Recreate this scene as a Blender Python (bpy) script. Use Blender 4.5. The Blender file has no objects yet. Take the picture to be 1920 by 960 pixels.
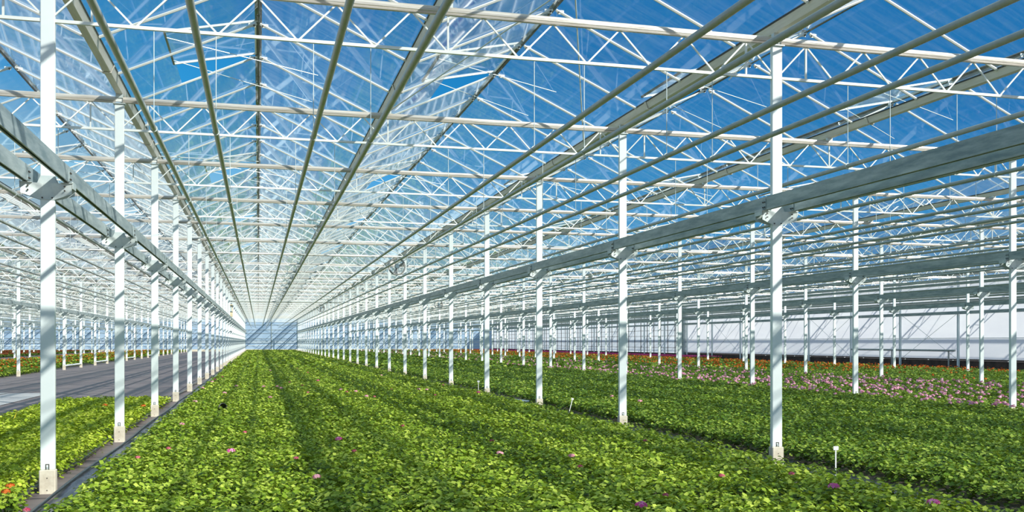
import bpy, math, random
import numpy as np
from mathutils import Vector, Matrix
random.seed(7)
RNG = np.random.default_rng(11)
scn = bpy.context.scene
COL = scn.collection

# ------------------------------------------------------------------ camera
FPX = 1790.0
VPX, HOR = 484.5, 641.0
TH = math.atan((960 - VPX) / FPX)
CT, ST = math.cos(TH), math.sin(TH)
EYE = 1.49
cam = bpy.data.cameras.new('camera')
cam.sensor_width = 36.0
cam.lens = FPX / 1920 * 36.0
cam.shift_y = (HOR - 480) / 1920.0
cam.clip_end = 2000
cam_ob = bpy.data.objects.new('camera', cam)
COL.objects.link(cam_ob)
cam_ob.location = (0, 0, EYE)
cam_ob.rotation_euler = (math.pi / 2, 0, -TH)
scn.camera = cam_ob

def proj(x, y, z):
    d = y * CT + x * ST
    if d < 0.2: return None
    return 960 + FPX * (x * CT - y * ST) / d, HOR - FPX * (z - EYE) / d, d

def at(px, py, z=0.25):
    """the point at height z that the photograph shows at this pixel"""
    d = FPX * (EYE - z) / (py - HOR)
    lat = (px - 960) / FPX * d
    return (lat * CT + d * ST, d * CT - lat * ST)

def seen(pts, m=40):
    q = [proj(*p) for p in pts]
    q = [a for a in q if a]
    if not q: return False
    return (max(a[0] for a in q) > -m and min(a[0] for a in q) < 1920 + m and
            max(a[1] for a in q) > -m and min(a[1] for a in q) < 960 + m)

# ------------------------------------------------------------------ layout
S = 5.0                       # column pitch along the house
Y0 = 2.05 * S                 # first column row in view
def YR(i): return Y0 + S * i
NI = 29
YB = YR(29)                   # back wall
YF = -9.5
ROWS = [-34, -26, -18, -10, -2, 6, 14, 22, 30]
XL, XR = -38, 38
Z_LC, Z_TC, Z_GUT, Z_RID = 4.65, 5.09, 5.18, 6.16
ORD = ['zeroth', 'first', 'second', 'third', 'fourth', 'fifth', 'sixth', 'seventh', 'eighth', 'ninth', 'tenth', 'eleventh',
       'twelfth', 'thirteenth', 'fourteenth', 'fifteenth', 'sixteenth', 'seventeenth', 'eighteenth', 'nineteenth', 'twentieth']
_ones = ORD[1:10]
for t, tt in (('twenty', 'thirtieth'), ('thirty', 'fortieth'), ('forty', 'fiftieth')):
    ORD += [t + '-' + o for o in _ones] + [tt]

# ------------------------------------------------------------------ materials
def new_mat(name):
    m = bpy.data.materials.new(name); m.use_nodes = True
    nt = m.node_tree; nt.nodes.clear()
    out = nt.nodes.new('ShaderNodeOutputMaterial')
    return m, nt, out
def N(nt, typ, **kw):
    n = nt.nodes.new(typ)
    for k, v in kw.items():
        if k.startswith('_'): setattr(n, k[1:], v)
        else: n.inputs[k.replace('__', ' ')].default_value = v
    return n
def ramp(nt, stops):
    r = nt.nodes.new('ShaderNodeValToRGB'); e = r.color_ramp.elements
    while len(e) < len(stops): e.new(0.5)
    for k, (p, c) in enumerate(stops):
        e[k].position = p; e[k].color = (*c, 1) if len(c) == 3 else c
    return r
def paint(name, c1, c2, scale=3.0, rough=0.45, metal=0.0, stretch=(1, 1, 1), bump=0.0, spec=0.5, detail=4):
    m, nt, out = new_mat(name); L = nt.links.new
    tc = N(nt, 'ShaderNodeTexCoord'); mp = N(nt, 'ShaderNodeMapping'); mp.inputs['Scale'].default_value = stretch
    L(tc.outputs['Object'], mp.inputs['Vector'])
    no = N(nt, 'ShaderNodeTexNoise', Scale=scale, Detail=detail, Roughness=0.65); L(mp.outputs[0], no.inputs['Vector'])
    rp = ramp(nt, [(0.35, c1), (0.68, c2)]); L(no.outputs['Fac'], rp.inputs[0])
    b = N(nt, 'ShaderNodeBsdfPrincipled', Roughness=rough, Metallic=metal)
    b.inputs['Specular IOR Level'].default_value = spec
    L(rp.outputs[0], b.inputs['Base Color'])
    if bump:
        bm = N(nt, 'ShaderNodeBump', Strength=bump, Distance=0.01); L(no.outputs['Fac'], bm.inputs['Height']); L(bm.outputs[0], b.inputs['Normal'])
    L(b.outputs[0], out.inputs[0])
    return m
M = {}
M['white'] = paint('white_paint', (.76, .83, .83), (.86, .90, .89), 2.0, .42, stretch=(1, 1, .25))
M['truss'] = paint('truss_paint', (.80, .83, .80), (.88, .88, .84), 3.0, .4)
M['alu'] = paint('aluminium_bar', (.80, .81, .78), (.88, .88, .85), 4.0, .38, .1)
M['galv'] = paint('galvanised_steel', (.22, .29, .31), (.52, .58, .58), 2.6, .40, .25, stretch=(5, .8, 5), bump=.08, detail=8)
M['plate'] = paint('galvanised_plate', (.50, .57, .58), (.66, .72, .71), 6.0, .42, .25)
M['pipe'] = paint('green_grey_pipe', (.36, .39, .36), (.47, .49, .45), 5.0, .32)
M['gutter'] = paint('gutter_steel', (.70, .65, .58), (.88, .84, .78), 2.0, .5, .1, stretch=(6, .6, 6))
M['dark'] = paint('dark_rubber', (.035, .04, .04), (.06, .065, .06), 5.0, .6)
M['ridge'] = paint('ridge_profile', (.10, .11, .10), (.17, .17, .15), 5.0, .5, .2)
M['screen'] = paint('folded_screen_cloth', (.50, .45, .39), (.74, .70, .64), 3.0, .34, .45, stretch=(.5, 8, 8), bump=.3)
M['conc'] = paint('cast_concrete', (.54, .47, .37), (.70, .64, .53), 9.0, .85, bump=.25)
M['iron'] = paint('dark_iron', (.05, .05, .045), (.12, .10, .08), 8.0, .5, .3)
M['film'] = None
M['plastic_black'] = paint('black_plastic', (.012, .013, .016), (.03, .034, .04), 6.0, .28)
M['plastic_white'] = paint('white_plastic', (.82, .82, .80), (.9, .9, .88), 6.0, .35)
M['plastic_yellow'] = paint('yellow_plastic', (.75, .62, .05), (.85, .72, .08), 6.0, .4)
M['plinth'] = paint('brown_plinth', (.05, .030, .022), (.11, .07, .05), 2.0, .8)
M['cream'] = paint('cream_box', (.62, .52, .33), (.70, .60, .42), 4.0, .5)
M['fan_grey'] = paint('fan_steel', (.36, .35, .33), (.52, .50, .47), 4.0, .4, .3)

def cloth_floor():
    m, nt, out = new_mat('woven_ground_cloth'); L = nt.links.new
    g = N(nt, 'ShaderNodeNewGeometry'); sx = N(nt, 'ShaderNodeSeparateXYZ'); L(g.outputs['Position'], sx.inputs[0])
    n1 = N(nt, 'ShaderNodeTexNoise', Scale=.35, Detail=6, Roughness=.7); L(g.outputs['Position'], n1.inputs['Vector'])
    mp = N(nt, 'ShaderNodeMapping'); mp.inputs['Scale'].default_value = (.5, 4, 1); L(g.outputs['Position'], mp.inputs['Vector'])
    n2 = N(nt, 'ShaderNodeTexNoise', Scale=1.2, Detail=5); L(mp.outputs[0], n2.inputs['Vector'])
    rp = ramp(nt, [(.3, (.14, .108, .108)), (.7, (.28, .225, .22))])
    mx = N(nt, 'ShaderNodeMath', _operation='MULTIPLY_ADD'); L(n1.outputs['Fac'], mx.inputs[0]); mx.inputs[1].default_value = .55
    m2 = N(nt, 'ShaderNodeMath', _operation='MULTIPLY'); L(n2.outputs['Fac'], m2.inputs[0]); m2.inputs[1].default_value = .45
    L(m2.outputs[0], mx.inputs[2]); L(mx.outputs[0], rp.inputs[0])
    # seams across and along the cloth
    def seam(sock, per, off, w):
        a = N(nt, 'ShaderNodeMath', _operation='ADD'); L(sock, a.inputs[0]); a.inputs[1].default_value = off + 1000 * per
        b = N(nt, 'ShaderNodeMath', _operation='MODULO'); L(a.outputs[0], b.inputs[0]); b.inputs[1].default_value = per
        c = N(nt, 'ShaderNodeMath', _operation='LESS_THAN'); L(b.outputs[0], c.inputs[0]); c.inputs[1].default_value = w
        return c.outputs[0]
    sa = seam(sx.outputs['X'], 2.05, .3, .05); sb = seam(sx.outputs['Y'], 3.3, 0, .06)
    mxx = N(nt, 'ShaderNodeMath', _operation='MAXIMUM'); L(sa, mxx.inputs[0]); L(sb, mxx.inputs[1])
    mc = N(nt, 'ShaderNodeMix', _data_type='RGBA'); L(mxx.outputs[0], mc.inputs['Factor']); L(rp.outputs[0], mc.inputs['A']); mc.inputs['B'].default_value = (.04, .033, .038, 1)
    b = N(nt, 'ShaderNodeBsdfPrincipled', Roughness=.55); L(mc.outputs['Result'], b.inputs['Base Color'])
    bm = N(nt, 'ShaderNodeBump', Strength=.25, Distance=.02); L(n2.outputs['Fac'], bm.inputs['Height']); L(bm.outputs[0], b.inputs['Normal'])
    L(b.outputs[0], out.inputs[0]); return m
M['floor'] = cloth_floor()

def wet_sheet():
    return paint('black_ground_sheet', (.030, .036, .050), (.10, .11, .14), 3.0, .33, stretch=(4, 1, 1), bump=.6)
M['sheet'] = wet_sheet()

def glass_mat():
    m, nt, out = new_mat('greenhouse_glass'); L = nt.links.new
    g = N(nt, 'ShaderNodeNewGeometry')
    tr = N(nt, 'ShaderNodeBsdfTransparent'); tr.inputs[0].default_value = (.90, .965, .985, 1)
    gl = N(nt, 'ShaderNodeBsdfGlossy', Roughness=.035); gl.inputs[0].default_value = (.95, .98, 1, 1)
    # Schlick for one face, then both faces of the pane: R = 2r/(1+r)
    lw0 = N(nt, 'ShaderNodeLayerWeight', Blend=.5)
    pw5 = N(nt, 'ShaderNodeMath', _operation='POWER'); L(lw0.outputs['Facing'], pw5.inputs[0]); pw5.inputs[1].default_value = 7
    r1 = N(nt, 'ShaderNodeMath', _operation='MULTIPLY_ADD'); L(pw5.outputs[0], r1.inputs[0]); r1.inputs[1].default_value = 1.0; r1.inputs[2].default_value = .022; r1.use_clamp = True
    a = N(nt, 'ShaderNodeMath', _operation='MULTIPLY'); L(r1.outputs[0], a.inputs[0]); a.inputs[1].default_value = 2
    b = N(nt, 'ShaderNodeMath', _operation='ADD'); L(r1.outputs[0], b.inputs[0]); b.inputs[1].default_value = 1
    c = N(nt, 'ShaderNodeMath', _operation='DIVIDE'); L(a.outputs[0], c.inputs[0]); L(b.outputs[0], c.inputs[1])
    mx = N(nt, 'ShaderNodeMixShader'); L(c.outputs[0], mx.inputs[0]); L(tr.outputs[0], mx.inputs[1]); L(gl.outputs[0], mx.inputs[2])
    # thin dust streaks down the slope, plus painted-in sun glow and edge-on haze
    mp = N(nt, 'ShaderNodeMapping'); mp.inputs['Scale'].default_value = (.55, 5.0, .55); L(g.outputs['Position'], mp.inputs['Vector'])
    no = N(nt, 'ShaderNodeTexNoise', Scale=1.6, Detail=6, Roughness=.7); L(mp.outputs[0], no.inputs['Vector'])
    rp = ramp(nt, [(.42, (.004, .004, .004)), (.76, (.036, .036, .036))]); L(no.outputs['Fac'], rp.inputs[0])
    lw = N(nt, 'ShaderNodeLayerWeight', Blend=.5)
    k = N(nt, 'ShaderNodeMath', _operation='SUBTRACT'); k.inputs[0].default_value = 1.025; L(lw.outputs['Facing'], k.inputs[1])
    dv = N(nt, 'ShaderNodeMath', _operation='DIVIDE', _use_clamp=True); L(rp.outputs[0], dv.inputs[0]); L(k.outputs[0], dv.inputs[1])
    tl = N(nt, 'ShaderNodeBsdfTranslucent'); tl.inputs[0].default_value = (.9, .95, .95, 1)
    df = N(nt, 'ShaderNodeBsdfDiffuse'); df.inputs[0].default_value = (.85, .9, .9, 1)
    dd = N(nt, 'ShaderNodeMixShader', Fac=.4); L(tl.outputs[0], dd.inputs[1]); L(df.outputs[0], dd.inputs[2])
    m2 = N(nt, 'ShaderNodeMixShader'); L(dv.outputs[0], m2.inputs[0]); L(mx.outputs[0], m2.inputs[1]); L(dd.outputs[0], m2.inputs[2])
    L(m2.outputs[0], out.inputs[0]); return m
M['glass'] = glass_mat()

def film_mat(name, c1, c2, trans=.55, stripes=None):
    m, nt, out = new_mat(name); L = nt.links.new
    g = N(nt, 'ShaderNodeNewGeometry')
    mp = N(nt, 'ShaderNodeMapping'); mp.inputs['Scale'].default_value = (1, .35, 1.4); L(g.outputs['Position'], mp.inputs['Vector'])
    no = N(nt, 'ShaderNodeTexNoise', Scale=.6, Detail=5); L(mp.outputs[0], no.inputs['Vector'])
    rp = ramp(nt, [(.3, c1), (.7, c2)]); L(no.outputs['Fac'], rp.inputs[0])
    col = rp.outputs[0]
    tl = N(nt, 'ShaderNodeBsdfTranslucent'); df = N(nt, 'ShaderNodeBsdfDiffuse')
    L(col, tl.inputs[0]); L(col, df.inputs[0])
    mx = N(nt, 'ShaderNodeMixShader', Fac=trans); L(df.outputs[0], mx.inputs[1]); L(tl.outputs[0], mx.inputs[2])
    L(mx.outputs[0], out.inputs[0]); return m
M['film'] = film_mat('white_wall_film', (.86, .85, .90), (.97, .96, .98), .72)
M['pane_side'] = film_mat('milky_side_glass', (.74, .79, .84), (.90, .93, .97), .75)
M['pane_back'] = film_mat('blue_gable_glass', (.40, .56, .74), (.58, .72, .88), .40)

def leaf_mat(name, dark, mid, light, trans):
    m, nt, out = new_mat(name); L = nt.links.new
    at_ = N(nt, 'ShaderNodeAttribute', _attribute_name='tint')
    oi = N(nt, 'ShaderNodeObjectInfo')
    g = N(nt, 'ShaderNodeNewGeometry'); no = N(nt, 'ShaderNodeTexNoise', Scale=.55, Detail=3); L(g.outputs['Position'], no.inputs['Vector'])
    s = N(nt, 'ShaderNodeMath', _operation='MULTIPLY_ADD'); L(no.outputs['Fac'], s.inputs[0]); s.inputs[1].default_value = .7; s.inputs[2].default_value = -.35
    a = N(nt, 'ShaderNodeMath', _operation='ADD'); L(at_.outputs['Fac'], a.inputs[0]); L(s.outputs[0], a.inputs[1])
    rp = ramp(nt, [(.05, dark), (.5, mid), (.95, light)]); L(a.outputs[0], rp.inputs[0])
    b = N(nt, 'ShaderNodeBsdfPrincipled', Roughness=.5); b.inputs['Specular IOR Level'].default_value = .22
    L(rp.outputs[0], b.inputs['Base Color'])
    tl = N(nt, 'ShaderNodeBsdfTranslucent'); tl.inputs[0].default_value = (*trans, 1)
    mx = N(nt, 'ShaderNodeMixShader', Fac=.22); L(b.outputs[0], mx.inputs[1]); L(tl.outputs[0], mx.inputs[2])
    L(mx.outputs[0], out.inputs[0]); return m
M['leaf'] = leaf_mat('geranium_leaf', (.016, .050, .008), (.24, .37, .024), (.60, .70, .11), (.48, .58, .05))  # dark stop stands in for shade in the gaps between leaves
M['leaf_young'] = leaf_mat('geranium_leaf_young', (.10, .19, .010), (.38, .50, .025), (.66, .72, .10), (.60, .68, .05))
M['leaf_dark'] = leaf_mat('geranium_leaf_deep_shaded', (.012, .042, .010), (.13, .24, .022), (.46, .57, .09), (.34, .46, .04))  # darker greens; shade over the right bed is put into this colour

def petal(name, c1, c2, tr=.25):
    m, nt, out = new_mat(name); L = nt.links.new
    at_ = N(nt, 'ShaderNodeAttribute', _attribute_name='tint')
    rp = ramp(nt, [(.1, c1), (.9, c2)]); L(at_.outputs['Fac'], rp.inputs[0])
    d = N(nt, 'ShaderNodeBsdfDiffuse'); L(rp.outputs[0], d.inputs[0])
    t = N(nt, 'ShaderNodeBsdfTranslucent'); L(rp.outputs[0], t.inputs[0])
    mx = N(nt, 'ShaderNodeMixShader', Fac=tr); L(d.outputs[0], mx.inputs[1]); L(t.outputs[0], mx.inputs[2])
    L(mx.outputs[0], out.inputs[0]); return m
M['f_magenta'] = petal('magenta_petal', (.85, .06, .38), (.98, .42, .70))
M['f_pale'] = petal('pale_pink_petal', (.75, .28, .36), (.95, .62, .68))
M['f_dusky'] = petal('dusky_pink_petal', (.50, .06, .12), (.80, .28, .34))
M['f_orange'] = petal('orange_petal', (.50, .095, .022), (.80, .25, .06))
M['f_rose'] = petal('rose_petal', (.72, .22, .38), (.97, .66, .78))
M['f_hot'] = petal('hot_pink_petal', (.75, .05, .25), (.95, .22, .50))
M['f_red'] = petal('deep_red_petal', (.16, .03, .02), (.35, .08, .05))

# ------------------------------------------------------------------ mesh building
class MB:
    def __init__(s): s.v = []; s.f = []; s.m = []; s.sm = []
    def add(s, vs, fs, mi=0, smooth=False):
        o = len(s.v); s.v += [tuple(v) for v in vs]
        for f in fs: s.f.append(tuple(o + i for i in f)); s.m.append(mi); s.sm.append(smooth)
    def box(s, c, d, mi=0, bev=0.0):
        x, y, z = c; a, b, h = d[0] / 2, d[1] / 2, d[2] / 2
        if bev <= 0:
            vs = [(x + i * a, y + j * b, z + k * h) for k in (-1, 1) for j in (-1, 1) for i in (-1, 1)]
            s.add(vs, [(0, 2, 3, 1), (4, 5, 7, 6), (0, 1, 5, 4), (2, 6, 7, 3), (0, 4, 6, 2), (1, 3, 7, 5)], mi)
        else:   # upright edges cut and the rims cut as well
            def ring(e, zz): 
                A, B = a - e, b - e; q = bev
                return [(x - A + q, y - B, zz), (x + A - q, y - B, zz), (x + A, y - B + q, zz), (x + A, y + B - q, zz),
                        (x + A - q, y + B, zz), (x - A + q, y + B, zz), (x - A, y + B - q, zz), (x - A, y - B + q, zz)]
            vs = ring(bev, z - h) + ring(0, z - h + bev) + ring(0, z + h - bev) + ring(bev, z + h)
            fs = [tuple(range(7, -1, -1)), tuple(range(24, 32))]
            for r in range(3):
                for i in range(8):
                    j = (i + 1) % 8; fs.append((r * 8 + i, r * 8 + j, r * 8 + 8 + j, r * 8 + 8 + i))
            s.add(vs, fs, mi)
    def frame(s, p, q, up=(0, 0, 1)):
        p, q = Vector(p), Vector(q); t = (q - p).normalized(); u = Vector(up)
        if abs(t.dot(u)) > .97: u = Vector((1, 0, 0)) if abs(t.x) < .9 else Vector((0, 1, 0))
        r = t.cross(u).normalized(); u = r.cross(t).normalized(); return p, q, r, u
    def sweep(s, p, q, prof, mi=0, up=(0, 0, 1), caps=True, smooth=False):
        p, q, r, u = s.frame(p, q, up); n = len(prof)
        vs = [p + r * a + u * b for a, b in prof] + [q + r * a + u * b for a, b in prof]
        fs = [(i, (i + 1) % n, n + (i + 1) % n, n + i) for i in range(n)]
        s.add(vs, fs, mi, smooth)
        if caps: s.add(vs[:n], [tuple(range(n - 1, -1, -1))], mi); s.add(vs[n:], [tuple(range(n))], mi)
    def bar(s, p, q, w, h, mi=0, up=(0, 0, 1)):
        a, b = w / 2, h / 2; s.sweep(p, q, [(-a, -b), (a, -b), (a, b), (-a, b)], mi, up)
    def tube(s, p, q, r, n=8, mi=0, r2=None):
        s.sweep(p, q, [(r * math.cos(2 * math.pi * i / n), r * math.sin(2 * math.pi * i / n)) for i in range(n)], mi, smooth=True)
    def mesh(s, name, mats):
        me = bpy.data.meshes.new(name); me.from_pydata(s.v, [], s.f)
        for m in mats: me.materials.append(m)
        me.polygons.foreach_set('material_index', s.m); me.polygons.foreach_set('use_smooth', s.sm)
        me.update(); return me

def link(name, me, parent=None, loc=(0, 0, 0)):
    o = bpy.data.objects.new(name, me); COL.objects.link(o)
    if parent is not None: o.parent = parent
    o.location = loc; return o
def empty(name, loc=(0, 0, 0), rz=0):
    o = bpy.data.objects.new(name, None); COL.objects.link(o); o.location = loc; o.rotation_euler = (0, 0, rz); o.empty_display_size = .1; return o
def tag(o, label, cat, group=None, kind=None):
    o['label'] = label; o['category'] = cat
    if group: o['group'] = group
    if kind: o['kind'] = kind
    return o
def struct(name, me, loc=(0, 0, 0)):
    o = link(name, me, None, loc); o['kind'] = 'structure'; return o

# ------------------------------------------------------------------ columns
FOOT_H, PW, PD = .235, .132, .058
ROWTXT = {-34: 'row furthest left', -26: 'fourth row left of centre bed', -18: 'third row left of centre bed', -10: 'row beside orange flowers left of path',
          -2: 'row along left edge of centre bed', 6: 'row along right edge of centre bed', 14: 'row in front of rose pink flowers at right',
          22: 'row between rose and orange flowers at right', 30: 'row inside the orange flowers at right'}
mb = MB(); mb.box((0, 0, FOOT_H + (5.03 - FOOT_H) / 2), (PW, PD, 5.03 - FOOT_H), 0, .006)
ME_post = mb.mesh('column_post', [M['white']])
mb = MB(); mb.box((0, 0, FOOT_H / 2 - .02), (.15, .10, FOOT_H + .04), 0, .008)
for z in (.035, .155):
    mb.sweep((0.0, -.0495, z), (0.0, -.0515, z), [(.006 * math.cos(a * .785), .006 * math.sin(a * .785)) for a in range(8)], 1)
ME_foot = mb.mesh('column_foot', [M['conc'], M['iron']])
mb = MB()
for sx in (-1, 1): mb.box((sx * .014, -PD / 2 - .002, FOOT_H + .028), (.007, .006, .056), 0)
mb.box((0, -PD / 2 - .002, FOOT_H + .053), (.035, .006, .007), 0); mb.box((0, -PD / 2 - .003, FOOT_H + .020), (.016, .008, .020), 1)
ME_clip = mb.mesh('foot_clip', [M['iron'], M['plate']])
RZ0, RZ1, RX = 3.05, 3.205, .185        # irrigation rail bottom, top, half distance
def bracket_mb():
    mb = MB(); zt, zb = RZ0 - .004, RZ0 - .165
    for s in (-1, 1):                    # front plate and rear plate on the column faces
        y = s * (PD / 2 + .004)
        mb.sweep((0, y - .003, 0), (0, y + .003, 0), [(-.068, zb), (.068, zb), (.105, zt - .03), (.06, zt + .075), (-.06, zt + .075), (-.105, zt - .03)], 0)
    for sx in (-1, 1):                   # wings folded out along the diagonals up to the rails
        P = [(sx * .066, -PD / 2 - .008, zb), (sx * .035, -PD / 2 - .008, zt), (sx * (RX + .045), -.085, zt), (sx * (RX + .045), -.085, zb + .055)]
        Q = [(x, y + .006, z) for x, y, z in P]
        f = [(0, 1, 2, 3), (7, 6, 5, 4), (0, 4, 5, 1), (1, 5, 6, 2), (2, 6, 7, 3), (3, 7, 4, 0)]
        mb.add(P + Q, f, 0)
        P2 = [(x, -y, z) for x, y, z in P]; Q2 = [(x, y - .006, z) for x, y, z in P2]
        mb.add(P2 + Q2, f, 0)
        mb.box((sx * RX, 0, zt - .001), (.11, .20, .006), 0)                                  # seat flange
        mb.box((sx * (RX + .052), 0, zt - .02), (.006, .17, .07), 0)                          # outer lip
        for yy, zz in ((-.094, zt - .035), (-.094, zb + .085)):
            mb.tube((sx * (RX - .02), yy, zz), (sx * (RX - .02), yy + .018, zz), .008, 6, 1)
        mb.tube((sx * .045, -PD / 2 - .016, zb + .018), (sx * .045, -PD / 2, zb + .018), .008, 6, 1)
    return mb
ME_brk = bracket_mb().mesh('rail_bracket', [M['plate'], M['iron']])
mb = MB(); mb.box((0, 0, 5.03 + .004), (.17, .11, .012)); 
for sx in (-1, 1): mb.tube((sx * .07, .04, 5.035), (sx * .07, .04, 5.06), .009, 6)
ME_cap = mb.mesh('column_head_plate', [M['plate']])
# small far copy
mb = MB(); mb.box((0, 0, FOOT_H + (5.03 - FOOT_H) / 2), (PW, PD, 5.03 - FOOT_H), 0); mb.box((0, 0, FOOT_H / 2), (.15, .10, FOOT_H), 1)
zt, zb = RZ0, RZ0 - .165
for s in (-1, 1):
    mb.sweep((0, s * .035, 0), (0, s * .05, 0), [(-.068, zb), (.068, zb), (.235, zt - .06), (.235, zt), (-.235, zt), (-.235, zt - .06)], 2)
ME_farcol = mb.mesh('column_small', [M['white'], M['conc'], M['plate']])

for X in ROWS:
    k = 0
    for i in range(NI):
        Y = YR(i)
        if not seen([(X, Y, 0), (X, Y, 5)], 60): continue
        k += 1
        d = proj(X, Y, 1)[2]
        lab = '%s white steel column from the front in %s' % (ORD[k], ROWTXT[X])
        grp = 'columns of the ' + ROWTXT[X]
        if d < 62:
            c = empty('steel_column', (X, Y, 0))
            link('post', ME_post, c); f = link('concrete_foot', ME_foot, c); f['label'] = 'beige concrete foot'
            link('foot_clip', ME_clip, f); link('rail_bracket', ME_brk, c); link('head_plate', ME_cap, c)
        else:
            c = link('steel_column', ME_farcol, None, (X, Y, 0))
        tag(c, lab, 'column', grp)

# low white pipes fixed between pairs of columns left of the path
mb = MB(); mb.tube((0, .08, 0), (0, S - .08, 0), .045, 8, 0)
for y in (.04, S - .04): mb.box((0, y, 0), (.12, .10, .05))
ME_low = mb.mesh('low_rail', [M['white']])
for n, i in enumerate((9, 11, 14, 17)):
    tag(link('low_rail', ME_low, None, (-10, YR(i), .22)), '%s low white bar from the front between column feet beside orange flowers' % ORD[n + 1], 'bar', 'low white bars between columns')

# ------------------------------------------------------------------ irrigation rails
RAILTXT = {-34: 'furthest left', -26: 'fourth left of centre', -18: 'third left of centre', -10: 'second left of centre', -2: 'left of centre bed', 6: 'right of centre bed',
           14: 'second right of centre', 22: 'third right of centre', 30: 'fourth right of centre'}
hh = (RZ1 - RZ0)
def c_prof(s):   # lipped channel, open side towards the column
    t = .005; w = .055
    P = [(-w / 2, 0), (w / 2, 0), (w / 2, .022), (w / 2 - t, .022), (w / 2 - t, t), (-w / 2 + t, t), (-w / 2 + t, hh - t), (w / 2 - t, hh - t), (w / 2 - t, hh - .022), (w / 2, hh - .022), (w / 2, hh), (-w / 2, hh)]
    return [(s * a, b) for a, b in P] if s > 0 else [(-a, b) for a, b in P][::-1]
def box_prof():   # channel open at the bottom, with small inward lips
    w, t, l = .052, .006, .014
    return [(-w / 2, hh), (-w / 2, 0), (-w / 2 + l, 0), (-w / 2 + l, t), (-w / 2 + t, t), (-w / 2 + t, hh - t), (w / 2 - t, hh - t), (w / 2 - t, t), (w / 2 - l, t), (w / 2 - l, 0), (w / 2, 0), (w / 2, hh)]
mb = MB(); mb.sweep((0, YF, 0), (0, YB - .1, 0), box_prof(), 0); ME_rail = mb.mesh('boom_rail', [M['galv']])
mb = MB(); mb.box((0, 0, hh * .45), (.066, .07, hh * .8), 0)
for yy in (-.02, .02):
    for zz in (.03, .09):
        mb.tube((-.045, yy, zz), (.045, yy, zz), .008, 6, 1)
ME_rj = mb.mesh('rail_joint', [M['galv'], M['iron']])
for X in ROWS:
    for s in (-1, 1):
        r = empty('boom_rail', (X + s * RX, 0, RZ0))
        link('rail_profile', ME_rail, r)
        for i in range(0, 9):
            if seen([(X, YR(i), 3.1)], 60): link('rail_joint', ME_rj, r, (0, YR(i) - .10, 0))
        tag(r, 'galvanised irrigation rail on the %s side of the column row %s' % ('left' if s < 0 else 'right', RAILTXT[X]), 'rail', 'irrigation rails')
tag(link('boom_rail', ME_rail, None, (XR - .25, 0, RZ0)), 'galvanised irrigation rail running along the white right wall', 'rail', 'irrigation rails')

# ------------------------------------------------------------------ trellis girders
BH = Z_TC - Z_LC
mb = MB(); mb.bar((.0, 0, 0), (8.0, 0, 0), .030, .045); ME_tc = mb.mesh('girder_top_chord', [M['alu']])
mb = MB(); mb.bar((.066, 0, 0), (7.934, 0, 0), .034, .032); ME_bc = mb.mesh('girder_bottom_chord', [M['truss']])
def scr_prof(): return [(-.020, -.046), (.004, -.050), (.018, -.044), (.023, -.028), (.016, -.022), (.024, -.010), (.026, .012), (.020, .034), (.010, .044), (-.008, .049), (-.020, .044)]
mb = MB(); mb.sweep((.05, -.014, .002), (7.95, -.014, .002), scr_prof(), 0); ME_scr = mb.mesh('folded_screen', [M['screen']])
mb = MB(); mb.bar((0, 0, 0), (.38, 0, -BH + .045), .017, .017); ME_dd = mb.mesh('web_down', [M['truss']])
mb = MB(); mb.bar((0, 0, -BH + .045), (.38, 0, 0), .017, .017); ME_du = mb.mesh('web_up', [M['truss']])
mb = MB(); mb.bar((0, 0, -.03), (0, 0, -BH + .018), .020, .020); ME_vv = mb.mesh('web_post', [M['truss']])
mb = MB()
mb.bar((0, 0, 0), (8, 0, 0), .030, .045, 1); mb.sweep((.05, -.014, .002), (7.95, -.014, .002), [(-.018, -.046), (.014, -.048), (.024, 0), (.014, .046), (-.018, .044)], 2)
mb.bar((.06, 0, -BH), (7.94, 0, -BH), .04, .036, 0)
for k in range(10):
    x = .8 * k
    mb.bar((x + .02, 0, -BH), (x + .4, 0, -.03), .024, .024, 0); mb.bar((x + .4, 0, -.03), (x + .78, 0, -BH), .024, .024, 0)
for x in (.4, 4.0, 7.6): mb.bar((x, 0, -.03), (x, 0, -BH), .02, .02, 0)
ME_fargird = mb.mesh('girder_small', [M['truss'], M['alu'], M['screen']])
BAYTXT = {-42: 'outermost left bay', -34: 'far left bay', -26: 'fourth bay left of centre', -18: 'third bay left of centre', -10: 'bay above the bare path', -2: 'bay above the centre bed', 6: 'first bay right of centre bed',
          14: 'second bay right of centre bed', 22: 'third bay right of centre bed', 30: 'bay next to the right wall', 38: 'added unseen bay beyond the right wall'}
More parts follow.
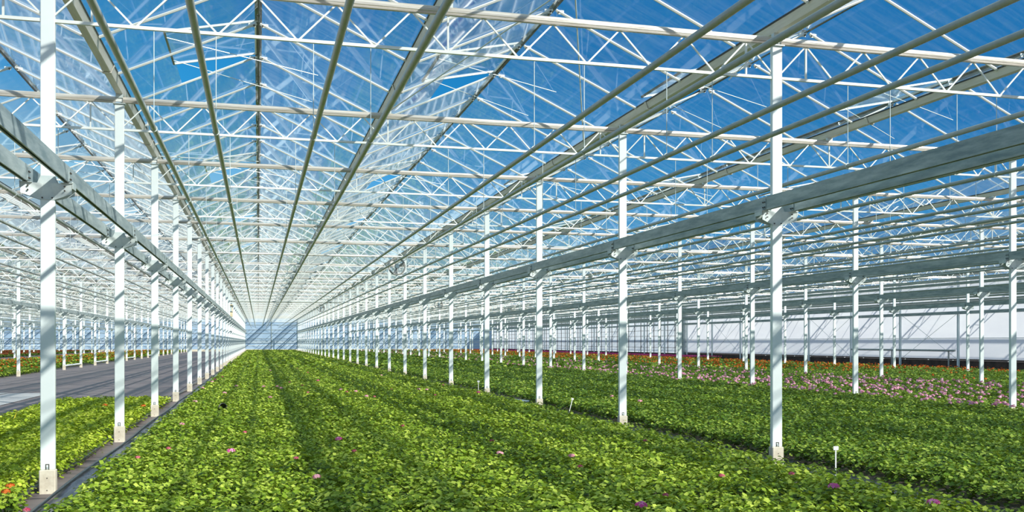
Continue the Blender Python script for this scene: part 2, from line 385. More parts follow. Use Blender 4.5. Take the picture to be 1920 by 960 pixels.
for X in [-34, -26, -18, -10, -2, 6, 14, 22, 30, 38]:
    k = 0
    for i in range(-2, NI):
        Y = YR(i)
        vis = seen([(X, Y, Z_LC), (X + 4, Y, Z_LC), (X + 8, Y, Z_TC)], 80)
        if not vis and not (i < 0 and -10 <= X <= 14) and X != 38: continue
        if X == 38 and i > 18: continue  # unseen bay, added so its girders shadow the right wall film
        if i < 0:
            g = link('trellis_girder', ME_fargird, None, (X, Y, Z_TC))
            tag(g, 'white trellis girder overhead, %s of %s' % ('next before the first' if i == -1 else 'second before the first', BAYTXT[X]), 'girder', 'girders of the ' + BAYTXT[X]); continue
        k += 1
        lab = '%s white trellis girder from front in %s' % (ORD[k], BAYTXT[X])
        if i <= 6 and vis and X < 30:
            g = empty('trellis_girder', (X, Y, Z_TC))
            link('top_chord', ME_tc, g); link('bottom_chord', ME_bc, g, (0, 0, -BH)); sc = link('folded_screen', ME_scr, g); sc['label'] = 'folded beige shade screen'
            for q in range(10):
                link('web_diagonal', ME_du, g, (.8 * q + .02, 0, -.028)); link('web_diagonal', ME_dd, g, (.8 * q + .4, 0, -.028))
            for x in (.4, 4.0, 7.6): link('web_post', ME_vv, g, (x, 0, 0))
        else:
            g = link('trellis_girder', ME_fargird, None, (X, Y, Z_TC))
        tag(g, lab, 'girder', 'girders of the ' + BAYTXT[X])

# ------------------------------------------------------------------ gutters and ridges
GX = list(range(-38, 47, 4))  # runs one added bay past the right wall to cast shadows on it
RXS = list(range(-36, 45, 4))
def side(n, w):
    if n == 0: return 'directly above the camera line'
    return '%s %s of the middle %s' % (ORD[abs(n)], 'left' if n < 0 else 'right', w)
gp = [(-.046, 0), (.046, 0), (.085, .10), (.077, .10), (.041, .008), (-.041, .008), (-.077, .10), (-.085, .10)]
mb = MB(); mb.sweep((0, YF, 0), (0, YB, 0), gp, 0)
for s in (-1, 1): mb.bar((s * .083, YF, .105), (s * .083, YB, .105), .018, .022, 1)
ME_gut = mb.mesh('roof_gutter', [M['gutter'], M['dark']])
mb = MB(); mb.sweep((0, -.03, -.003), (0, .03, -.003), [(-.051, -.002), (.051, -.002), (.091, .10), (.098, .10), (.055, -.010), (-.055, -.010), (-.098, .10), (-.091, .10)], 0)
for s in (-1, 1): mb.tube((s * .03, 0, -.022), (s * .03, 0, -.004), .01, 6, 0)
ME_gj = mb.mesh('gutter_joint', [M['gutter']])
mb = MB(); mb.box((0, 0, -.03), (.10, .06, .06)); ME_gs = mb.mesh('gutter_seat', [M['plate']])
for gx in GX:
    g = empty('roof_gutter', (gx, 0, Z_GUT)); link('trough', ME_gut, g)
    if -14 <= gx <= 30:
        for i in range(0, 8):
            if seen([(gx, YR(i), Z_GUT)], 30): link('gutter_seat', ME_gs, g, (0, YR(i), 0))
            if seen([(gx, YR(i) - 1.2, Z_GUT)], 30): link('gutter_joint', ME_gj, g, (0, YR(i) - 1.2, 0))
    n = (gx - 2) // 4
    tag(g, 'grey steel roof gutter, ' + ('directly above middle of centre bed' if n == 0 else '%s to the %s of the one above centre bed' % (ORD[abs(n)], 'left' if n < 0 else 'right')), 'gutter', 'roof gutters')
mb = MB(); mb.sweep((0, YF, 0), (0, YB, 0), [(-.018, -.03), (.018, -.03), (.018, .0), (.05, -.012), (.05, .0), (0, .03), (-.05, 0), (-.05, -.012), (-.018, 0)], 0)
ME_rid = mb.mesh('ridge_bar', [M['ridge']])
for rx in RXS:
    n = rx // 4
    tag(link('ridge_bar', ME_rid, None, (rx, 0, Z_RID + .03)), 'dark ridge bar of the glass roof, ' + ('directly above left part of centre bed' if n == 0 else '%s to the %s of the nearest overhead one' % (ORD[abs(n)], 'left' if n < 0 else 'right')), 'ridge bar', 'roof ridge bars')

# ------------------------------------------------------------------ glazing bars
ZE, XE = Z_GUT + .10, .082       # eave of the glass
RUN = 2.0 - XE; RISE = Z_RID - ZE
mb = MB()
p0, p1 = Vector((0, 0, 0)), Vector((RUN - .03, 0, RISE - .015))
mb.sweep(p0, p1, [(-.020, .0), (.020, .0), (.020, -.012), (.008, -.030), (-.008, -.030), (-.020, -.012)], 0)
mb.box((RUN - .09, 0, RISE - .052), (.10, .012, .055), 0); mb.tube((RUN - .06, -.03, RISE - .06), (RUN - .06, .03, RISE - .06), .012, 6, 1)
ME_raf = mb.mesh('glazing_bar', [M['alu'], M['iron']])
ybars = [Y0 - 2 * S + .84 + k * S / 3 for k in range(int((YB - Y0 + 2 * S) * 3 / S))]
cand, rest = [], []
for gx in GX:
    for s in (1, -1):
        if (s > 0 and gx == 46) or (s < 0 and gx == -38): continue
        for y in ybars:
            a = proj(gx + s * XE, y, ZE); b = proj(gx + s * 2, y, Z_RID)
            if not a or not b: continue
            vis = seen([(gx + s * XE, y, ZE), (gx + s * 2, y, Z_RID)], 5)
            ln = math.hypot(a[0] - b[0], a[1] - b[1]) / 1 if vis else -1
            if vis: cand.append((ln / 1.0 + 600 / a[2], gx, s, y))
            elif y < Y0 + S and -14 <= gx <= 26: rest.append((gx, s, y))
cand.sort(reverse=True)
for ln, gx, s, y in cand[:300]:
    o = link('glazing_bar', ME_raf, None, (gx + s * XE, y, ZE))
    if s < 0: o.rotation_euler = (0, 0, math.pi)
    n = sum(1 for c in cand if c[1] == gx and c[2] == s and c[3] <= y)
    gn = (gx - 2) // 4
    wh = 'centre' if gn == 0 else '%s %s' % (ORD[abs(gn)], 'left' if gn < 0 else 'right')
    tag(o, '%s white glazing bar in view rising %s from the %s gutter' % (ORD[n] if n < len(ORD) else 'distant', 'right' if s > 0 else 'left', wh), 'glazing bar', 'glazing bars in view')
rest += [(c[1], c[2], c[3]) for c in cand[300:]]
rv = np.array([(0, -.02, 0), (0, .02, 0), (0, 0, -.03), (RUN - .03, -.02, RISE - .015), (RUN - .03, .02, RISE - .015), (RUN - .03, 0, RISE - .045)])
rf = np.array([(0, 1, 4), (0, 4, 3), (1, 2, 5), (1, 5, 4), (2, 0, 3), (2, 3, 5)])
VV, FF = [], []
for n, (gx, s, y) in enumerate(rest):
    v = rv.copy(); 
    if s < 0: v[:, 0] *= -1
    VV.append(v + (gx + s * XE, y, ZE)); FF.append(rf + 6 * n)
me = bpy.data.meshes.new('distant_glazing_bars'); me.from_pydata(np.concatenate(VV).tolist(), [], np.concatenate(FF).tolist()); me.materials.append(M['alu'])
tag(link('distant_glazing_bars', me), 'all the distant white glazing bars of the glass roof', 'glazing bars', None, 'stuff')

# ------------------------------------------------------------------ roof glass and open vents
VL = 1.18                        # length of a vent down the slope (run)
def is_vent(gx, s, k):           # left-hand slopes only, every second bay
    return s > 0 and (k - 2) % 6 == 0
def ypane(k): return ybars[0] + k * S / 3
NP = len(ybars) - 1
vents = []
for gx in GX:
    for s in (1, -1):
        if (s > 0 and gx == 46) or (s < 0 and gx == -38): continue
        v, f = [], []
        if gx + s * 2 in (-36,) and False: continue
        def quad(u0, u1, y0, y1, t0, t1):
            o = len(v)
            def P(u, y, t): return (gx + s * (XE + RUN * u), y, ZE + RISE * u + .004 + t)
            v.extend([P(u0, y0, t0), P(u0, y1, t1), P(u1, y1, -t0), P(u1, y0, -t1)]); f.append((o, o + 1, o + 2, o + 3) if s < 0 else (o + 3, o + 2, o + 1, o))
        y_s = ypane(0)
        quad(0, 1, YF, y_s, 0, 0)
        for k in range(NP):
            a, b = ypane(k) + .006, ypane(k + 1) - .006
            j = RNG.normal(0, .004, 2)
            if is_vent(gx, s, k) and -18 <= gx <= 30 and seen([(gx + 1, a, 5.7)], 100):
                quad(0, 1 - VL / RUN, a, b, j[0], j[1]); vents.append((gx, a, b))
            else: quad(0, 1, a, b, j[0], j[1])
        quad(0, 1, ypane(NP), YB, 0, 0)
        me = bpy.data.meshes.new('ceiling'); me.from_pydata(v, [], f); me.materials.append(M['glass']); struct('ceiling', me)
slope = math.atan2(RISE, RUN); vlen = VL / math.cos(slope); pw = S / 3 - .012
def vent_parts():
    fr = MB()
    for y in (0.012, pw - .012): fr.bar((0, y, 0), (-vlen, y, 0), .024, .03)
    fr.bar((-vlen, 0, 0), (-vlen, pw, 0), .03, .035, 1); fr.bar((-.012, 0, 0), (-.012, pw, 0), .024, .03)
    gl = MB(); gl.add([(-.02, .02, .006), (-.02, pw - .02, .006), (-vlen + .015, pw - .02, .006), (-vlen + .015, .02, .006)], [(0, 1, 2, 3)])
    return fr.mesh('vent_frame', [M['alu'], M['iron']]), gl.mesh('vent_pane', [M['glass']])
ME_vf, ME_vp = vent_parts()
OPEN = math.radians(13)
vc = {}
for gx, a, b in vents:
    e = empty('roof_vent', (gx + 2.0 - .03, a, Z_RID + .02)); e.rotation_euler = (0, -slope + OPEN, 0)
    vf = link('vent_frame', ME_vf, e); link('vent_pane', ME_vp, vf)
    # push rods from the vent rail down to the ridge rack
    tip = Vector((-vlen, 0, 0)); R = Matrix.Rotation(-slope + OPEN, 3, 'Y')
    for yy in (.25, pw - .25):
        w0 = Vector((-vlen, yy, -.01)); tgt = R.inverted() @ Vector((.95, yy + (.9 if yy < .5 else 1.5), -.42))
        rm = MB(); rm.bar(w0, tgt, .009, .009); link('push_rod', rm.mesh('push_rod', [M['alu']]), e)
    vc[gx] = vc.get(gx, 0) + 1
    gn = (gx - 2) // 4
    wh = 'centre' if gn == 0 else '%s %s' % (ORD[abs(gn)], 'left' if gn < 0 else 'right')
    tag(e, '%s open glass roof vent from the front on slope above the %s gutter' % (ORD[vc[gx]], wh), 'roof vent', 'open roof vents')

# thin diagonal wind braces under the roof
for n, (p, q) in enumerate([((2, YR(1), 5.16), (4, YR(0) + 1, 6.1)), ((4, YR(0) + 1.6, 6.08), (6, YR(1) + 2, 5.2)), ((6, YR(0), 5.2), (8, YR(1), 6.1)), ((-2, YR(2), 5.2), (0, YR(3), 6.1))]):
    mb = MB(); mb.tube(p, q, .010, 6)
    tag(link('brace_rod', mb.mesh('brace_rod', [M['truss']])), ['thin diagonal brace rod under the bright glass slope', 'thin diagonal brace rod under the blue glass right of the second ridge', 'thin diagonal brace rod above the near right column', 'thin diagonal brace rod left of the centre ridge'][n], 'rod', 'roof brace rods')

# ------------------------------------------------------------------ heating pipes
Z_P = 3.645
OFF = [-3.02, -2.42, -1.44, -.84, .98, 1.57, 2.58, 3.16]
PR = .028
mb = MB(); mb.tube((0, YF, 0), (0, YB - .3, 0), PR, 12); ME_pipe = mb.mesh('heating_pipe', [M['pipe']])
mb = MB(); mb.tube((0, 0, PR), (0, 0, Z_LC - Z_P - .018), .005, 6, 0)
mb.sweep((0, -.008, 0), (0, .008, 0), [(.036 * math.cos(t * .5236), .036 * math.sin(t * .5236)) for t in range(12)], 1)
ME_hang = mb.mesh('hanger_rod', [M['plate'], M['plate']])
mb = MB()
for i in range(8, NI): mb.bar((0, YR(i), PR), (0, YR(i), Z_LC - Z_P), .011, .011)
ME_hangfar = mb.mesh('far_hangers', [M['plate']])
BT2 = {-34: 'far left bay', -26: 'fourth bay left of centre', -18: 'third bay left of centre', -10: 'bay above the bare path', -2: 'centre bay', 6: 'first bay right of centre', 14: 'second bay right of centre', 22: 'third bay right of centre', 30: 'bay beside right wall'}
for X in [-34, -26, -18, -10, -2, 6, 14, 22, 30]:
    for n, o in enumerate(OFF):
        px = X + 4 + o
        p = empty('heating_pipe', (px, 0, Z_P)); link('pipe', ME_pipe, p); link('distant_hangers', ME_hangfar, p)
        for i in range(0, 8):
            if seen([(px, YR(i), Z_P), (px, YR(i), Z_LC)], 20): link('hanger_rod', ME_hang, p, (0, YR(i), 0))
        tag(p, '%s grey-green heating pipe from the left in the %s' % (ORD[n + 1], BT2[X]), 'pipe', 'heating pipes under the roof')
# header pipe across the centre bay with its riser
mb = MB(); yh = 72.0
mb.tube((-2.1, yh, 4.42), (6.0, yh, 4.42), .05, 10); mb.tube((-2.15, yh, 4.47), (-2.15, yh, 2.6), .06, 10)
h = link('header_pipe', mb.mesh('header_pipe', [M['pipe']])); tag(h, 'dark header pipe crossing the centre bay far back with its riser', 'pipe')
mb = MB(); mb.box((-1.95, yh - .15, 3.75), (.32, .2, .9), 0, .02); mb.box((-1.95, yh - .26, 3.85), (.2, .02, .4), 1)
tag(link('control_box', mb.mesh('control_box', [M['cream'], M['plate']])), 'cream control box high on the left column row far back', 'box')

# ------------------------------------------------------------------ circulation fans
def fan(x, y, z, lab):
    e = empty('circulation_fan', (x, y, z))
    mb = MB(); R = .30
    n = 28
    for yy, rr, tr in ((-.10, R, .022), (.10, R, .016), (-.12, R * .62, .007), (-.125, R * .25, .010)):
        for i in range(n):
            a, b = 2 * math.pi * i / n, 2 * math.pi * (i + 1) / n
            mb.tube((rr * math.cos(a), yy, rr * math.sin(a)), (rr * math.cos(b), yy, rr * math.sin(b)), tr, 5)
    for i in range(10):
        a = 2 * math.pi * i / 10
        mb.tube((R * math.cos(a), -.10, R * math.sin(a)), (R * .2 * math.cos(a), -.125, R * .2 * math.sin(a)), .005, 4)
    link('cage', mb.mesh('fan_cage', [M['fan_grey']]), e)
    mb = MB(); mb.tube((0, -.14, 0), (0, .12, 0), .07, 12); link('motor', mb.mesh('fan_motor', [M['white']]), e)
    mb = MB()
    for i in range(3):
        a = i * 2.094 + .3; ca, sa = math.cos(a), math.sin(a); ta, tb = -sa, ca
        P = [(ca * .06 + ta * .03, -.02, sa * .06 + tb * .03), (ca * .27 + ta * .08, -.05, sa * .27 + tb * .08), (ca * .27 - ta * .08, .03, sa * .27 - tb * .08), (ca * .06 - ta * .03, .02, sa * .06 - tb * .03)]
        mb.add(P, [(0, 1, 2, 3)])
    link('blade_rotor', mb.mesh('fan_blades', [M['fan_grey']]), e)
    mb = MB(); 
    for sx in (-.2, .2): mb.tube((sx, 0, R * .75), (sx, 0, Z_LC - z), .007, 5)
    link('hanger', mb.mesh('fan_hanger', [M['plate']]), e)
    tag(e, lab, 'fan', 'round circulation fans under the girders')
fan(4.96, YR(5) + .05, 4.28, 'nearest round circulation fan above the right edge of centre bed')
fan(5.0, YR(14), 4.28, 'distant round circulation fan above the right edge of centre bed')
fan(21.0, YR(6), 4.28, 'round circulation fan above the rose pink flowers at right')
fan(21.0, YR(14), 4.28, 'small distant round circulation fan far right in the bays')
fan(13.0, YR(12), 4.28, 'small distant round fan in first bay right of centre')

# ------------------------------------------------------------------ floor, walls
def plane_obj(name, x0, x1, y0, y1, z, mat):
    me = bpy.data.meshes.new(name); me.from_pydata([(x0, y0, z), (x1, y0, z), (x1, y1, z), (x0, y1, z)], [], [(0, 1, 2, 3)]); me.materials.append(mat); return me
struct('floor', plane_obj('floor', -46, 46, -12, YB + .5, 0, M['floor']))
struct('ground', plane_obj('ground', -900, 900, -500, 1200, -.06, M['plinth']))

def wall_back():
    mb = MB(); y = YB + .12
    pts = [(XL - 4, .34)] + [(XR + 8, .34)]
    for gx in range(-42, 46, 4):
        mb.add([(gx, y, .34), (gx + 4, y, .34), (gx + 4, y, Z_GUT + .1), (gx + 2, y, Z_RID + .02), (gx, y, Z_GUT + .1)], [(0, 1, 2, 3, 4)], 0)
    for gx in range(-42, 47, 4): mb.box((gx, y - .08, 2.75), (.10, .08, 5.0), 1)
    for z, mi in ((.9, 2), (1.35, 2), (1.62, 2), (2.0, 1), (2.85, 1), (3.4, 1), (4.15, 1), (4.65, 2)): mb.box((2, y - .05, z), (88, .05, .06), mi)
    mb.box((2, y - .02, .17), (88, .16, .34), 3)
    return mb.mesh('wall_back', [M['pane_back'], M['galv'], M['truss'], M['conc']])
struct('wall_back', wall_back())
YS = YR(14) + .9                  # end of the white curtain on the right wall
def wall_right():
    mb = MB(); x = XR
    mb.add([(x, YF, .48), (x, YS, .48), (x, YS, 5.1), (x, YF, 5.1)], [(0, 1, 2, 3)], 0)
    mb.add([(x + .05, YS, .40), (x + .05, YB, .40), (x + .05, YB, 5.1), (x + .05, YS, 5.1)], [(0, 1, 2, 3)], 1)
    mb.box((x + .02, (YF + YB) / 2, .22), (.14, YB - YF, .44), 2)
    mb.box((x - .06, (YF + YS) / 2, .50), (.08, YS - YF, .07), 5)
    y = YS + .3; k = 0
    while y < YB:
        mb.box((x, y, 2.75), (.05, .06, 4.7), 3); y += 5 / 3
    for z in (.95, 1.5, 2.05, 2.6, 3.15, 3.7): mb.box((x, (YS + YB) / 2, z), (.05, YB - YS, .035), 3)
    mb.box((x - .1, YS + .4, 2.6), (.3, 1.6, 4.6), 4)
    for z in (1.7, 3.05): mb.box((x - .03, (YF + YS) / 2, z), (.02, YS - YF, .03), 6)
    return mb.mesh('wall_right', [M['film'], M['pane_side'], M['plinth'], M['iron'], M['galv'], M['plinth'], M['plate']])
struct('wall_right', wall_right())
me = bpy.data.meshes.new('wall_left'); me.from_pydata([(-42, YF, 0), (-42, YB, 0), (-42, YB, 5.2), (-42, YF, 5.2)], [], [(0, 1, 2, 3)]); me.materials.append(M['pane_side']); struct('wall_left', me)
# posts and cross rods of the right wall
mb = MB(); mb.box((0, 0, 1.58), (.10, .14, 3.16), 0, .006); mb.box((0, 0, 3.1), (.22, .18, .03), 0); mb.box((0, 0, 4.1), (.08, .08, 2.0), 0); ME_wp = mb.mesh('wall_post', [M['white']])
k = 0
for i in range(3, NI):
    if not seen([(XR, YR(i), 1), (XR, YR(i), 4)], 30): continue
    k += 1
    tag(link('wall_post', ME_wp, None, (XR - .12, YR(i), 0)), '%s white post from the front standing against the right wall' % ORD[k], 'post', 'posts along the right wall')
mb = MB()
for a, b in ((.5, 3.1), (3.1, .5)): mb.tube((0, .1, a), (0, S - .1, b), .012, 6)
ME_x = mb.mesh('wall_brace', [M['plate']])
for n, i in enumerate((5, 7, 9, 12)):
    tag(link('wall_brace', ME_x, None, (XR - .08, YR(i), 0)), '%s pair of crossed brace rods from the front on white right wall' % ORD[n + 1], 'brace', 'crossed braces on the right wall')
mb = MB(); mb.tube((XR - .35, YR(7), 1.0), (XR - .35, YR(9) - .4, 1.0), .06, 8); 
for i in (7, 8): mb.box((XR - .35, YR(i) + .5, .5), (.06, .06, 1.0))
tag(link('low_pipe', mb.mesh('low_pipe', [M['pipe']])), 'dark low pipe on short legs in front of the right wall', 'pipe')
mb = MB(); mb.add([(46, YF, 0), (46, YS, 0), (46, YS, 5.2), (46, YF, 5.2)], [(0, 1, 2, 3)], 0)  # unseen outer wall, added with its bay to shadow the wall film
y = YF
while y < YS: mb.box((46, y, 2.6), (.08, .08, 5.2), 1); y += 2.5
for z in (1.2, 2.4, 3.6): mb.box((46, (YF + YS) / 2, z), (.06, YS - YF, .06), 1)
struct('wall_outer_added', mb.mesh('wall_outer_added', [M['glass'], M['white']]))

# ------------------------------------------------------------------ strip of ground sheet, hoses
def strip_mesh(x0, x1, y0, y1, amp, nx, ny, mat, name):
    xs = np.linspace(x0, x1, nx); ys = np.linspace(y0, y1, ny); v = []
    for j, y in enumerate(ys):
        for i, x in enumerate(xs):
            v.append((x, y, .012 + amp * (math.sin(y * 2.3 + i * 1.7) * .5 + math.sin(y * 5.1 - i * 2.9) * .3 + RNG.random() * .6) * (1 if 0 < i < nx - 1 else .4) + (amp * .5)))
    f = [(j * nx + i, j * nx + i + 1, (j + 1) * nx + i + 1, (j + 1) * nx + i) for j in range(ny - 1) for i in range(nx - 1)]
    me = bpy.data.meshes.new(name); me.from_pydata(v, [], f); me.materials.append(mat); me.polygons.foreach_set('use_smooth', [True] * len(f)); return me
tag(link('ground_sheet', strip_mesh(-1.90, -1.42, 5, 60, .022, 7, 260, M['sheet'], 'ground_sheet')), 'wrinkled black plastic sheet in the gap left of the centre bed', 'ground sheet')
tag(link('ground_sheet', strip_mesh(5.66, 6.34, 5, 60, .018, 6, 200, M['sheet'], 'ground_sheet')), 'black plastic sheet in the gap right of the centre bed', 'ground sheet')
def hose(pts, r, mat, name):
    cu = bpy.data.curves.new(name, 'CURVE'); cu.dimensions = '3D'; cu.bevel_depth = r; cu.bevel_resolution = 3
    sp = cu.splines.new('NURBS'); sp.points.add(len(pts) - 1)
    for p, q in zip(sp.points, pts): p.co = (*q, 1)
    sp.use_endpoint_u = True; sp.order_u = 4; cu.materials.append(mat)
    dg = bpy.data.objects.new(name + '_tmp', cu); COL.objects.link(dg)
    me = bpy.data.meshes.new_from_object(dg.evaluated_get(bpy.context.evaluated_depsgraph_get())); bpy.data.objects.remove(dg); return me
tag(link('drip_hose', hose([(-2.12 + .03 * math.sin(y * 1.1), y, .05) for y in np.arange(5, 62, 1.0)], .028, M['plastic_black'], 'drip_hose')), 'black hose lying along the edge of the left bed behind columns', 'hose')
tag(link('drip_hose', hose([(-1.86 + .02 * math.sin(y * .9 + 1), y, .05) for y in np.arange(5, 62, 1.0)], .016, M['plastic_black'], 'drip_hose')), 'thin black hose on the plastic sheet in front of left columns', 'hose')
# pale sheets on the path
me = bpy.data.meshes.new('path_sheet'); v = []; f = []
for a in range(3):
    x0, x1 = -9.4 + a * 1.22, -9.4 + a * 1.22 + 1.16
    o = len(v); v += [(x0, 22.4, .012), (x1, 22.4, .012), (x1, 31.0 - .4 * a, .012), (x0, 31.0 - .4 * a, .012)]; f.append((o, o + 1, o + 2, o + 3))
me.from_pydata(v, [], f); me.materials.append(paint('pale_path_sheet', (.42, .41, .42), (.60, .58, .57), 2.0, .6)); tag(link('path_sheet', me), 'pale grey sheets lying on the dark path beyond the left bed', 'ground sheet')
gx0 = at(950, 754, .10)
mb = MB(); mb.sweep((gx0[0] - .25, gx0[1] + 1.5, .15), (gx0[0] + .22, gx0[1] - .8, .15), [(-.10, 0), (.10, 0), (.11, .03), (.09, .012), (-.09, .012), (-.11, .03)], 0)
tag(link('plastic_tray', mb.mesh('plastic_tray', [M['plate']])), 'grey plastic tray lying in the gap right of the centre bed', 'tray')

# ------------------------------------------------------------------ plants (numpy leaf fans)
def leaf_batch(cx, cy, cz, rad, tx, ty, rot, seg, cup=.18):
    """round lobed leaves: centre vertex plus a rim; returns verts (n,seg+1,3) and tris"""
    n = len(cx); a = np.linspace(0, 2 * np.pi, seg, endpoint=False)
    if seg == 4:
        a = a + np.pi / 4
    A = a[None, :] + rot[:, None]
    lob = 1.0 if seg <= 6 else (1 + .15 * np.where(np.arange(seg) % 2 == 0, 1, -1))[None, :]
    lx, ly = np.cos(A) * rad[:, None] * lob, np.sin(A) * rad[:, None] * lob
    lz = lx * tx[:, None] + ly * ty[:, None]
    rim = np.stack([cx[:, None] + lx, cy[:, None] + ly, cz[:, None] + lz], -1)
    if seg == 4:
        return rim
    c = np.stack([cx, cy, cz - cup * rad], -1)[:, None, :]
    return np.concatenate([c, rim], 1)

def plant_leaves(px, py, scale, top, nleaf, lr, seg, spread=.145):
    n = len(px); P = n * nleaf
    r = np.sqrt(RNG.random((n, nleaf))) * spread * scale[:, None]; th = RNG.random((n, nleaf)) * 2 * np.pi
    ph = RNG.random((n, nleaf))
    x = px[:, None] + r * np.cos(th); y = py[:, None] + r * np.sin(th)
    u = r / (spread * scale[:, None])
    z = top[:, None] * (1 - .22 * u ** 2) - ph ** 2 * .12 + RNG.normal(0, .016, (n, nleaf))
    tilt = .15 + .8 * RNG.random((n, nleaf)) * (.5 + .5 * u); th2 = th + RNG.normal(0, .8, (n, nleaf))
    tx, ty = -np.cos(th2) * tilt, -np.sin(th2) * tilt
    rad = lr * (.65 + .6 * RNG.random((n, nleaf)))
    v = leaf_batch(x.ravel(), y.ravel(), z.ravel(), rad.ravel(), tx.ravel(), ty.ravel(), RNG.random(P) * 6.28, seg)
    tint = np.clip(.60 + (RNG.normal(0, .20, (n, nleaf))) - ph * .34 + RNG.normal(0, .10, (n, 1)), 0, 1).ravel()  # deeper leaves darker: canopy shade put into the tint
    return v, tint

class Soup:
    def __init__(s): s.V = []; s.F = []; s.T = []; s.Mi = []; s.n = 0
    def leaves(s, v, tint, mi=0):
        n, k, _ = v.shape; s.V.append(v.reshape(-1, 3)); s.T.append(np.repeat(tint, k))
        base = s.n + np.arange(n)[:, None, None] * k
        if k == 4: tri = np.array([(0, 1, 2), (0, 2, 3)])
        else:
            m = k - 1; tri = np.array([(0, 1 + i, 1 + (i + 1) % m) for i in range(m)])
        f = (base + tri[None]).reshape(-1, 3); s.F.append(f); s.Mi.append(np.full(len(f), mi)); s.n += n * k
    def mesh(s, name, mats):
        V = np.concatenate(s.V).astype(np.float32); F = np.concatenate(s.F).astype(np.int32); T = np.concatenate(s.T).astype(np.float32)
        me = bpy.data.meshes.new(name); me.vertices.add(len(V)); me.vertices.foreach_set('co', V.ravel())
        me.loops.add(F.size); me.loops.foreach_set('vertex_index', F.ravel())
        me.polygons.add(len(F)); me.polygons.foreach_set('loop_start', np.arange(0, F.size, 3, dtype=np.int32))
        for m in mats: me.materials.append(m)
        me.polygons.foreach_set('material_index', np.concatenate(s.Mi).astype(np.int32))
        a = me.attributes.new('tint', 'FLOAT', 'POINT'); a.data.foreach_set('value', T)
        me.update(calc_edges=True); return me

def blossom(cx, cy, cz, R, npet, pr, jitter=1.0):
    """flower heads: petals over a dome. arrays of centres"""
    n = len(cx); d = RNG.normal(0, 1, (n, npet, 3)); d[..., 2] = np.abs(d[..., 2]) * .8 + .05; d /= np.linalg.norm(d, axis=-1, keepdims=True)
    c = np.stack([cx, cy, cz], -1)[:, None, :] + d * R * np.array([1, 1, .75])
    d = d.reshape(-1, 3); c = c.reshape(-1, 3)
    up = np.where(np.abs(d[:, 2:3]) > .9, np.array([[1., 0, 0]]), np.array([[0, 0, 1.]]))
    t = np.cross(d, up); t /= np.linalg.norm(t, axis=-1, keepdims=True); b = np.cross(d, t)
    P = len(c); rr = pr * (.7 + .6 * RNG.random((P, 1)))
    q = np.stack([c - t * rr - b * rr * .2, c - t * rr * .1 - b * rr, c + t * rr - b * rr * .1, c + b * rr], 1) + d[:, None, :] * (RNG.random((P, 4, 1)) - .3) * pr * .6
    return q, np.clip(RNG.normal(.5, .28, P), 0, 1)

def grid_pts(x0, x1, y0, y1, sp, jit=.25):
    dy = sp * .866; ny = max(1, int((y1 - y0) / dy)); nx = max(1, int((x1 - x0) / sp))
    j, i = np.meshgrid(np.arange(ny), np.arange(nx), indexing='ij')
    x = x0 + sp * (.5 + i + .5 * (j % 2) - .25) + RNG.normal(0, jit * sp * .4, i.shape); y = y0 + dy * (.5 + j) + RNG.normal(0, jit * sp * .4, i.shape)
    x, y = x.ravel(), y.ravel()
    d = y * CT + x * ST; pxx = 960 + FPX * (x * CT - y * ST) / np.maximum(d, .1); pyy = HOR + FPX * (EYE - .25) / np.maximum(d, .1)
    ok = (d > 2) & (pxx > -320) & (pxx < 2240) & (pyy < 1130)
    return x[ok], y[ok], d[ok], pxx[ok], pyy[ok]

def depth_at(x, y): return y * CT + x * ST
def ybr(x, d): return (d - x * ST) / CT

